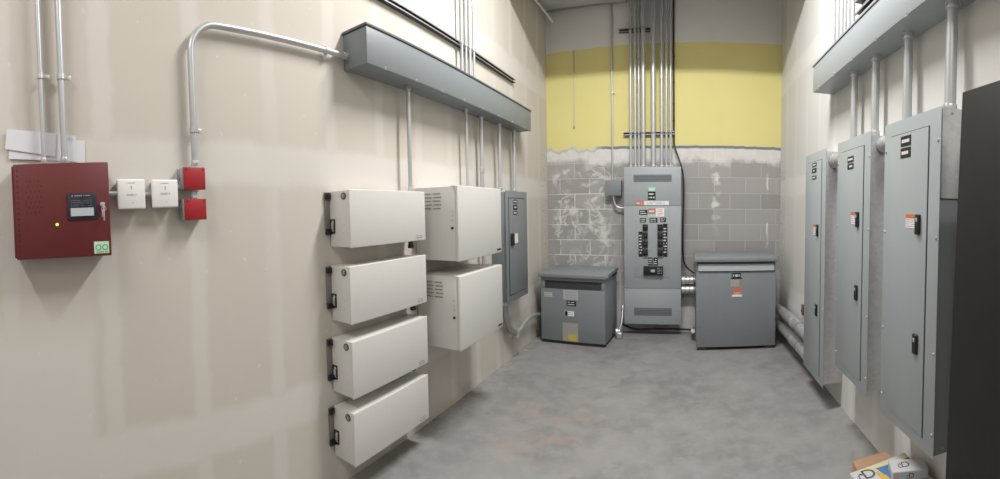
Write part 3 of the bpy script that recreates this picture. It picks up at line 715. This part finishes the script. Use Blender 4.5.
# ------------------------------------------------------------------ LEFT TRANSFORMER (slightly turned)
x0, x1, y0, y1 = -1.585, -.835, 4.50, 5.03
t = thing('transformer', 'smaller gray dry-type transformer on floor at back left', 'transformer', ((x0+x1)/2, (y0+y1)/2, 0), None, -.075)
part('base', MB().box(x0+.02, x1-.02, y0+.012, y1-.012, 0, .034, .003).box(x0+.005, x1-.005, y0+.03, y0+.06, 0, .034, .002).box(x0+.005, x1-.005, y1-.06, y1-.03, 0, .034, .002), M['near_black'], t)
part('side_panels', MB().box(x0, x1, y0+.0125, y1, .036, .745, .003), M['gray_t'], t)
fp = part('front_panel', MB().box(x0+.002, x1-.002, y0, y0+.012, .036, .618, .002), M['gray_t'], t)
part('front_post', MB().box(x0+.002, x0+.048, y0, y0+.012, .62, .745, .002).box(x1-.038, x1-.002, y0, y0+.012, .62, .745, .002).box(x0+.048, x1-.038, y0, y0+.012, .71, .745, .002), M['gray_t'], t)
part('vent_opening', MB().box(x0+.049, x1-.039, y0+.009, y0+.0124, .62, .709), M['louver'], t)
gr = MB()
for k in range(44): gr.box(x0+.055+.0148*k, x0+.0575+.0148*k, y0+.003, y0+.0085, .62, .709)
part('vent_grille', gr, M['dark_steel'], t)
part('lid', MB().hexa([(x0-.022, y0-.028, .748), (x1+.022, y0-.028, .748), (x1+.022, y1+.01, .772), (x0-.022, y1+.01, .772), (x0-.022, y0-.028, .788), (x1+.022, y0-.028, .788), (x1+.022, y1+.01, .812), (x0-.022, y1+.01, .812)], .004), M['gray_t'], t)
def tl(a0, a1, z0, z1, base, rows=0, seed=1, chars=6, name='label', ink='print', lb=None): return lettered(fp, 'y', y0, -1, a0, a1, z0, z1, rows, seed, chars, name, .35, base, ink, lb)
tl(-1.545, -1.445, .52, .575, 'silver', 2, 1, 8, 'rating_label'); tl(-1.315, -1.14, .505, .612, 'silver', 3, 2, 10, 'rating_plate')
tl(-1.275, -1.165, .435, .494, 'black', 2, 3, 5, 'engraved_label', 'letter'); w = tl(-1.30, -1.19, .322, .378, 'white', 2, 4, 6, 'hazard_label')
part('hazard_mark', MB().plate('y', y0-.0016, -1, -1.297, -1.265, .325, .375, .0012), M['black'], w)
w = tl(-1.325, -1.145, .04, .245, 'tan', 7, 5, 9, 'data_plate'); part('data_panel', MB().plate('y', y0-.0016, -1, -1.26, -1.165, .05, .12, .0014), M['yellow'], w)
for z in (.06, .6): screw_part(t, (x0+.02, y0, z), (0,-1,0), .006); screw_part(t, (x1-.02, y0, z), (0,-1,0), .006)
screw_part(t, (x1+.022, y0+.02, .768), (1,0,0), .012, 'silver', .006)
hs = part('lid_bracket', MB().box(x1+.0005, x1+.021, y0+.30, y1-.05, .735, .765, .002), M['near_black'], t)

# flexible conduit right of left transformer up to the main panel side
t = thing('flexible_conduit', 'flexible metal conduit curving from left transformer up to main panel', 'flexible conduit', (-.75, 4.95, 0))
part('hose', MB().tube(spline([(-.802, 4.86, .075), (-.770, 4.865, .085), (-.752, 4.89, .13), (-.742, 4.93, .20), (-.745, 5.0, .28), (-.745, 5.03, .34)], 8), .016, 16), M['dull'], t)
part('elbow_fitting', MB().cyl((-.806, 4.845, .075), (-.775, 4.85, .075), .045, 18, bev=.004).cyl((-.775, 4.85, .075), (-.752, 4.855, .078), .034, 18, bev=.003), M['galv'], t)
part('elbow_body', MB().box(-.79, -.725, 4.80, 4.86, .004, .075, .012, 3), M['galv'], t)
connector(t, (-.745, 5.03, .342), (0, -.4, -.9), .016, .05)

# flexible conduit between left breaker panel and left transformer
t = thing('flexible_conduit', 'flexible metal conduit sagging below left breaker panel to transformer', 'flexible conduit', (-1.66, 3.9, .2))
part('hose', MB().tube(spline([(-1.66, 3.66, .651), (-1.66, 3.665, .55), (-1.66, 3.71, .43), (-1.66, 3.80, .32), (-1.655, 3.93, .255)], 8), .030, 18), M['dull'], t)
part('pull_elbow', MB().hexa([(-1.69, 3.88, .215), (-1.62, 3.88, .215), (-1.62, 4.02, .215), (-1.69, 4.02, .215), (-1.69, 3.88, .285), (-1.62, 3.88, .285), (-1.62, 4.02, .30), (-1.69, 4.02, .30)], .012), M['galv'], t)
part('upper_hose', MB().tube(spline([(-1.655, 4.0, .262), (-1.655, 4.10, .30), (-1.65, 4.2, .325), (-1.65, 4.32, .335), (-1.648, 4.45, .325), (-1.643, 4.55, .305), (-1.632, 4.62, .29)], 8), .021, 16), M['galv'], t)
connector(t, (-1.66, 3.66, .6515), (0,0,-1), .030, .05)
o = solo('receptacle', MB().box(XL, XL+.02, 3.80, 3.885, .305, .42, .004).box(XL+.02, XL+.024, 3.825, 3.86, .318, .355, .003).box(XL+.02, XL+.024, 3.825, 3.86, .368, .405, .003), M['silver'], 'small gray receptacle low on left wall beside flexible conduit', 'outlet')

# ------------------------------------------------------------------ RIGHT TRANSFORMER
x0, x1, y0, y1 = .118, .968, 4.46, 5.04
t = thing('transformer', 'larger gray dry-type transformer on floor at back right', 'transformer', ((x0+x1)/2, (y0+y1)/2, 0), None, 0)
part('base', MB().box(x0+.03, x1-.03, y0+.03, y1-.03, .02, .05, .003), M['near_black'], t)
for xx in (x0+.01, x1-.11):
    for yy in (y0+.012, y1-.11): part('foot', MB().box(xx, xx+.1, yy, yy+.09, 0, .034, .003), M['dark_steel'], t)
part('side_panels', MB().box(x0, x1, y0+.013, y1, .035, .945, .003), M['gray_t'], t)
fp = part('front_panel', MB().box(x0+.001, x1-.001, y0, y0+.012, .036, .838, .002), M['gray_t'], t)
part('vent_flange', MB().hexa([(x0+.02, y0-.016, .85), (x1-.02, y0-.016, .85), (x1-.02, y0+.010, .845), (x0+.02, y0+.010, .845), (x0+.02, y0+.003, .918), (x1-.02, y0+.003, .918), (x1-.02, y0+.0105, .92), (x0+.02, y0+.0105, .92)]), M['gray'], t)
part('vent_opening', MB().box(x0+.012, x1-.012, y0+.004, y0+.0125, .921, .944), M['louver'], t)
part('corner_post', MB().box(x0+.001, x0+.0118, y0, y0+.012, .84, .945, .001), M['gray_t'], t); part('corner_post', MB().box(x1-.0118, x1-.001, y0, y0+.012, .84, .945, .001), M['gray_t'], t)
part('lid', MB().hexa([(x0-.022, y0-.03, .946), (x1+.014, y0-.03, .946), (x1+.014, y1+.01, .958), (x0-.022, y1+.01, .958), (x0-.022, y0-.03, .985), (x1+.014, y0-.03, .985), (x1+.014, y1+.01, .998), (x0-.022, y1+.01, .998)], .005), M['gray_t'], t)
w = lettered(fp, 'y', y0, -1, .495, .59, .772, .822, 1, 7, 5, 'engraved_label', .6)
part('label_base', MB().plate('y', y0, -1, .478, .608, .762, .771, .0016), M['black'], w)
part('plate', MB().plate('y', y0, -1, .478, .575, .68, .755, .0014), M['tan'], fp)
w = lettered(fp, 'y', y0, -1, .505, .593, .572, .66, 0, 1, 5, 'warning_label', .4, 'lab_red')
part('warning_header', MB().plate('y', y0-.0016, -1, .507, .591, .628, .668, .0012), M['orange'], w); part('warning_text', MB().plate('y', y0-.0016, -1, .496, .602, .572, .594, .0012), M['white'], w)
ink(w, lines(MB(), 'y', y0-.0016, -1, .512, .588, .595, .62, 2, 3, .001, .4, 8), M['letter'])
for z in (.08, .45, .81): screw_part(t, (x0+.02, y0, z), (0,-1,0), .006); screw_part(t, (x1-.02, y0, z), (0,-1,0), .006)
solo('pipe_elbow', MB().tube(spline([(.085, 5.0, .10), (.085, 4.90, .10), (.086, 4.80, .11), (.089, 4.76, .125)], 8), .022, 14).cyl((.085, 5.0, .10), (.085, 4.97, .10), .029, 14), M['galv'], 'small galvanized elbow beside left foot of right transformer', 'pipe fitting')

# two fat pipes along right wall to the far panel
for z, lab in ((.365, 'upper fat galvanized pipe low on right wall behind transformer'), (.185, 'lower fat galvanized pipe low on right wall behind transformer')):
    t = thing('floor_pipe', lab, 'pipe', (1.05, 4.2, z-.06), 'fat pipes along the right wall')
    pts = [(1.105, 3.458, z-.01), (1.098, 3.65, z-.005), (1.09, 3.9, z), (1.085, 4.2, z+.002), (1.075, 4.5, z), (1.05, 4.68, z+.005), (.968, 4.76, z+.01)]
    part('pipe', MB().tube(spline(pts, 10), .052, 22), M['galv'], t)
    for y, x in ((3.72, 1.096), (4.12, 1.0865)): part('coupling', MB().cyl((x, y-.03, z-.001), (x, y+.03, z-.001), .0565, 22, bev=.002), M['emt'], t)
    part('strap', MB().ring((1.09, 3.9, z), (0,1,0), .0575, .0525, .025).box(1.1425, XR, 3.887, 3.913, z-.01, z+.06, .001), M['dull'], t)
solo('wall_clip', MB().box(XR-.022, XR, 4.015, 4.06, .455, .56, .004).cyl((XR-.022, 4.037, .50), (XR-.03, 4.037, .50), .012, 12), M['brown'], 'small rusty clip on right wall above the fat pipes', 'clip')

# ------------------------------------------------------------------ overhead at back
t = thing('metal_duct', 'gray metal duct under the roof at the top of the back wall', 'duct', (-1.2, 4.6, 3.93))
part('duct_body', MB().box(XL+.01, -.70, 4.02, YB-.05, 3.94, 4.3, .006), M['deck'], t)
for y in (4.2, 4.5, YB-.075): part('seam_flange', MB().box(XL+.006, -.69, y, y+.02, 3.925, 3.939, .002), M['dull'], t)
solo('sprinkler_pipe', MB().tube([(-1.60, 5.09, 3.80), (-1.66, 4.85, 3.88), (-1.69, 4.4, 3.895)], .014, 14), M['white'], 'pale slanting pipe in the top corner above left wall', 'pipe')

# ------------------------------------------------------------------ cartons bottom right
t = thing('cardboard_box', 'plain brown cardboard box on floor behind the printed cartons', 'box', (.98, 2.0, 0))
def quadbox(c0, c1, c2, c3, z0, z1): return [(c0[0], c0[1], z0), (c1[0], c1[1], z0), (c2[0], c2[1], z0), (c3[0], c3[1], z0), (c0[0], c0[1], z1), (c1[0], c1[1], z1), (c2[0], c2[1], z1), (c3[0], c3[1], z1)]
part('carton', MB().hexa(quadbox((.862, 1.955), (1.085, 1.975), (1.075, 2.065), (.872, 2.05), 0, .165), .003), M['card'], t)

def frame2(c0, c1, c3, z):      # top face frame: u along c0->c1, v along c0->c3
    u = (Vector((c1[0], c1[1], 0))-Vector((c0[0], c0[1], 0))); w = (Vector((c3[0], c3[1], 0))-Vector((c0[0], c0[1], 0)))
    return u, w, Vector((c0[0], c0[1], z))
def topquad(mb, fr, a0, a1, b0, b1, t=.0008):
    u, w, o = fr; P = [o+u*a+w*b for a, b in ((a0, b0), (a1, b0), (a1, b1), (a0, b1))]
    return mb.poly(P, (0, 0, t))
# carton A: printed lid, white / yellow / blue with a script D
A0, A1, A2, A3 = (.80, 1.60), (1.135, 1.62), (1.12, 1.932), (.787, 1.884)
zA = .215
t = thing('printed_carton', 'white, yellow and blue printed carton under the smaller gray-white one', 'carton', (.96, 1.76, 0))
ca = part('carton', MB().hexa(quadbox(A0, A1, A2, A3, 0, zA), .003), M['carton'], t)
fr = frame2(A0, A1, A3, zA); u_, w_, o_ = fr
part('yellow_edge', topquad(MB(), fr, .16, .985, .925, .99), M['ylw'], ca)
part('blue_patch', MB().poly([o_+u_*.47+w_*.55, o_+u_*.66+w_*.55, o_+u_*.64+w_*.915, o_+u_*.40+w_*.915], (0,0,.001)), M['blue'], ca)
part('gold_patch', MB().poly([o_+u_*.36+w_*.45, o_+u_*.48+w_*.45, o_+u_*.455+w_*.66, o_+u_*.39+w_*.84, o_+u_*.35+w_*.80], (0,0,.0014)), M['gold'], ca)
part('navy_edge', topquad(MB(), fr, .72, .98, .84, .92, .0012), M['navy'], ca)
def facing(u, v, o):     # matrix whose x,y lie along u,v at o
    x = u.normalized(); n = x.cross(v).normalized(); y = n.cross(x)
    return Matrix(((x.x, y.x, n.x, o.x), (x.y, y.y, n.y, o.y), (x.z, y.z, n.z, o.z), (0,0,0,1)))
def script_d(size, mat4):
    """a serif capital D with a looping flourish through it"""
    mb = text_mb('D', size, mat4); s = size
    sw = spline([(-.34*s, -.36*s, .0005), (-.56*s, -.22*s, .0005), (-.54*s, .06*s, .0005), (-.40*s, .16*s, .0005), (-.36*s, .04*s, .0005)], 6)
    mb.tube([mat4 @ p for p in sw], size*.028, 6); return mb
part('logo', script_d(.098, facing(u_, w_, o_+u_*.245+w_*.83+Vector((0,0,.001)))), M['script'], ca)
# carton B: smaller, white top and gray front, a D on each
B0, B1, B2, B3 = (.947, 1.738), (1.112, 1.682), (1.138, 1.778), (.975, 1.838)
zB = .262
t = thing('printed_carton', 'small white and gray printed carton lying on the larger yellow-edged carton', 'carton', (1.04, 1.76, zA+.002))
cb = part('carton', MB().hexa(quadbox(B0, B1, B2, B3, zA+.0016, zB), .002), M['carton'], t)
frB = frame2(B0, B1, B3, zB); ub, wb, ob = frB
part('logo', script_d(.062, facing(ub, wb, ob+ub*.42+wb*.52+Vector((0,0,.0004)))), M['script'], cb)
nrm = Vector((wb.x, wb.y, 0)).normalized()*-1
def frontquad(a0, a1, z0, z1, t=.0012):
    b0 = Vector((B0[0], B0[1], 0)); P = [b0+ub*a0+Vector((0,0,z0)), b0+ub*a1+Vector((0,0,z0)), b0+ub*a1+Vector((0,0,z1)), b0+ub*a0+Vector((0,0,z1))]
    return MB().poly(P, nrm*t)
g = part('front_print', frontquad(.02, .98, zA+.004, zB-.004), M['carton_g'], cb)
part('pink_print', frontquad(.03, .17, zA+.006, zB-.006, .0018), M['pink'], cb); part('blue_print', frontquad(.2, .3, zA+.006, zB-.006, .0018), paint('carton_pale_blue', (.30, .40, .48), .6), cb)
pB = Vector((B0[0], B0[1], 0))+ub*.52+Vector((0,0,(zA+zB)/2))+nrm*.0016
part('front_logo', script_d(.038, facing(ub, Vector((0,0,1)), pB)), M['script'], cb)

# ------------------------------------------------------------------ lamps above the frame, and the roof beam that shades the top of the back wall
def lamp(name, x, y, z, sx, sy, power):
    l = bpy.data.lights.new(name, 'AREA'); l.shape = 'RECTANGLE'; l.size = sx; l.size_y = sy; l.energy = power; l.color = (1, .985, .965)
    o = bpy.data.objects.new(name, l); COL.objects.link(o); o.location = (x, y, z); return o
lamp('strip_lamp', -.2, 2.6, 4.2, 1.3, .22, LAMP)
lamp('strip_lamp', -.3, -1.3, 4.2, 1.6, .22, LAMP*.5)
struct('roof_beam', MB().box(XL+.002, XR-.002, 3.92, 4.0, 3.65, ZC-.002, .004), M['deck'])  # unseen roof beam, set by the shadow it casts

w = bpy.data.worlds.new('world'); S.world = w; w.use_nodes = True
w.node_tree.nodes['Background'].inputs[0].default_value = (.9, .95, 1, 1); w.node_tree.nodes['Background'].inputs[1].default_value = .0

# ------------------------------------------------------------------ camera: a swept (cylindrical) panorama
F, U0, V0, PITCH, YAW = 426.77, 676.854, 227.263, -.0428417, .0194562
cam = bpy.data.cameras.new('camera'); co = bpy.data.objects.new('camera', cam); COL.objects.link(co); S.camera = co
cam.type = 'PANO'; cam.panorama_type = 'CENTRAL_CYLINDRICAL'
cam.central_cylindrical_radius = 1.0
cam.central_cylindrical_range_u_min = -U0/F; cam.central_cylindrical_range_u_max = (1000-U0)/F
cam.central_cylindrical_range_v_min = -(479-V0)/F; cam.central_cylindrical_range_v_max = V0/F
cam.clip_start = .01
Rm = Matrix.Rotation(YAW, 3, 'Z') @ Matrix.Rotation(PITCH, 3, 'X')
r, f, u = Rm @ Vector((1,0,0)), Rm @ Vector((0,1,0)), Rm @ Vector((0,0,1))
co.matrix_world = Matrix(((r.x, u.x, -f.x, 0), (r.y, u.y, -f.y, 0), (r.z, u.z, -f.z, 1.5), (0,0,0,1)))
vs = S.view_settings; vs.view_transform = 'Standard'; vs.look = 'None'; vs.gamma = 1; vs.use_curve_mapping = False; vs.exposure = EXPO
S.cycles.use_denoising = True
S.cycles.max_bounces = 10; S.cycles.diffuse_bounces = 6
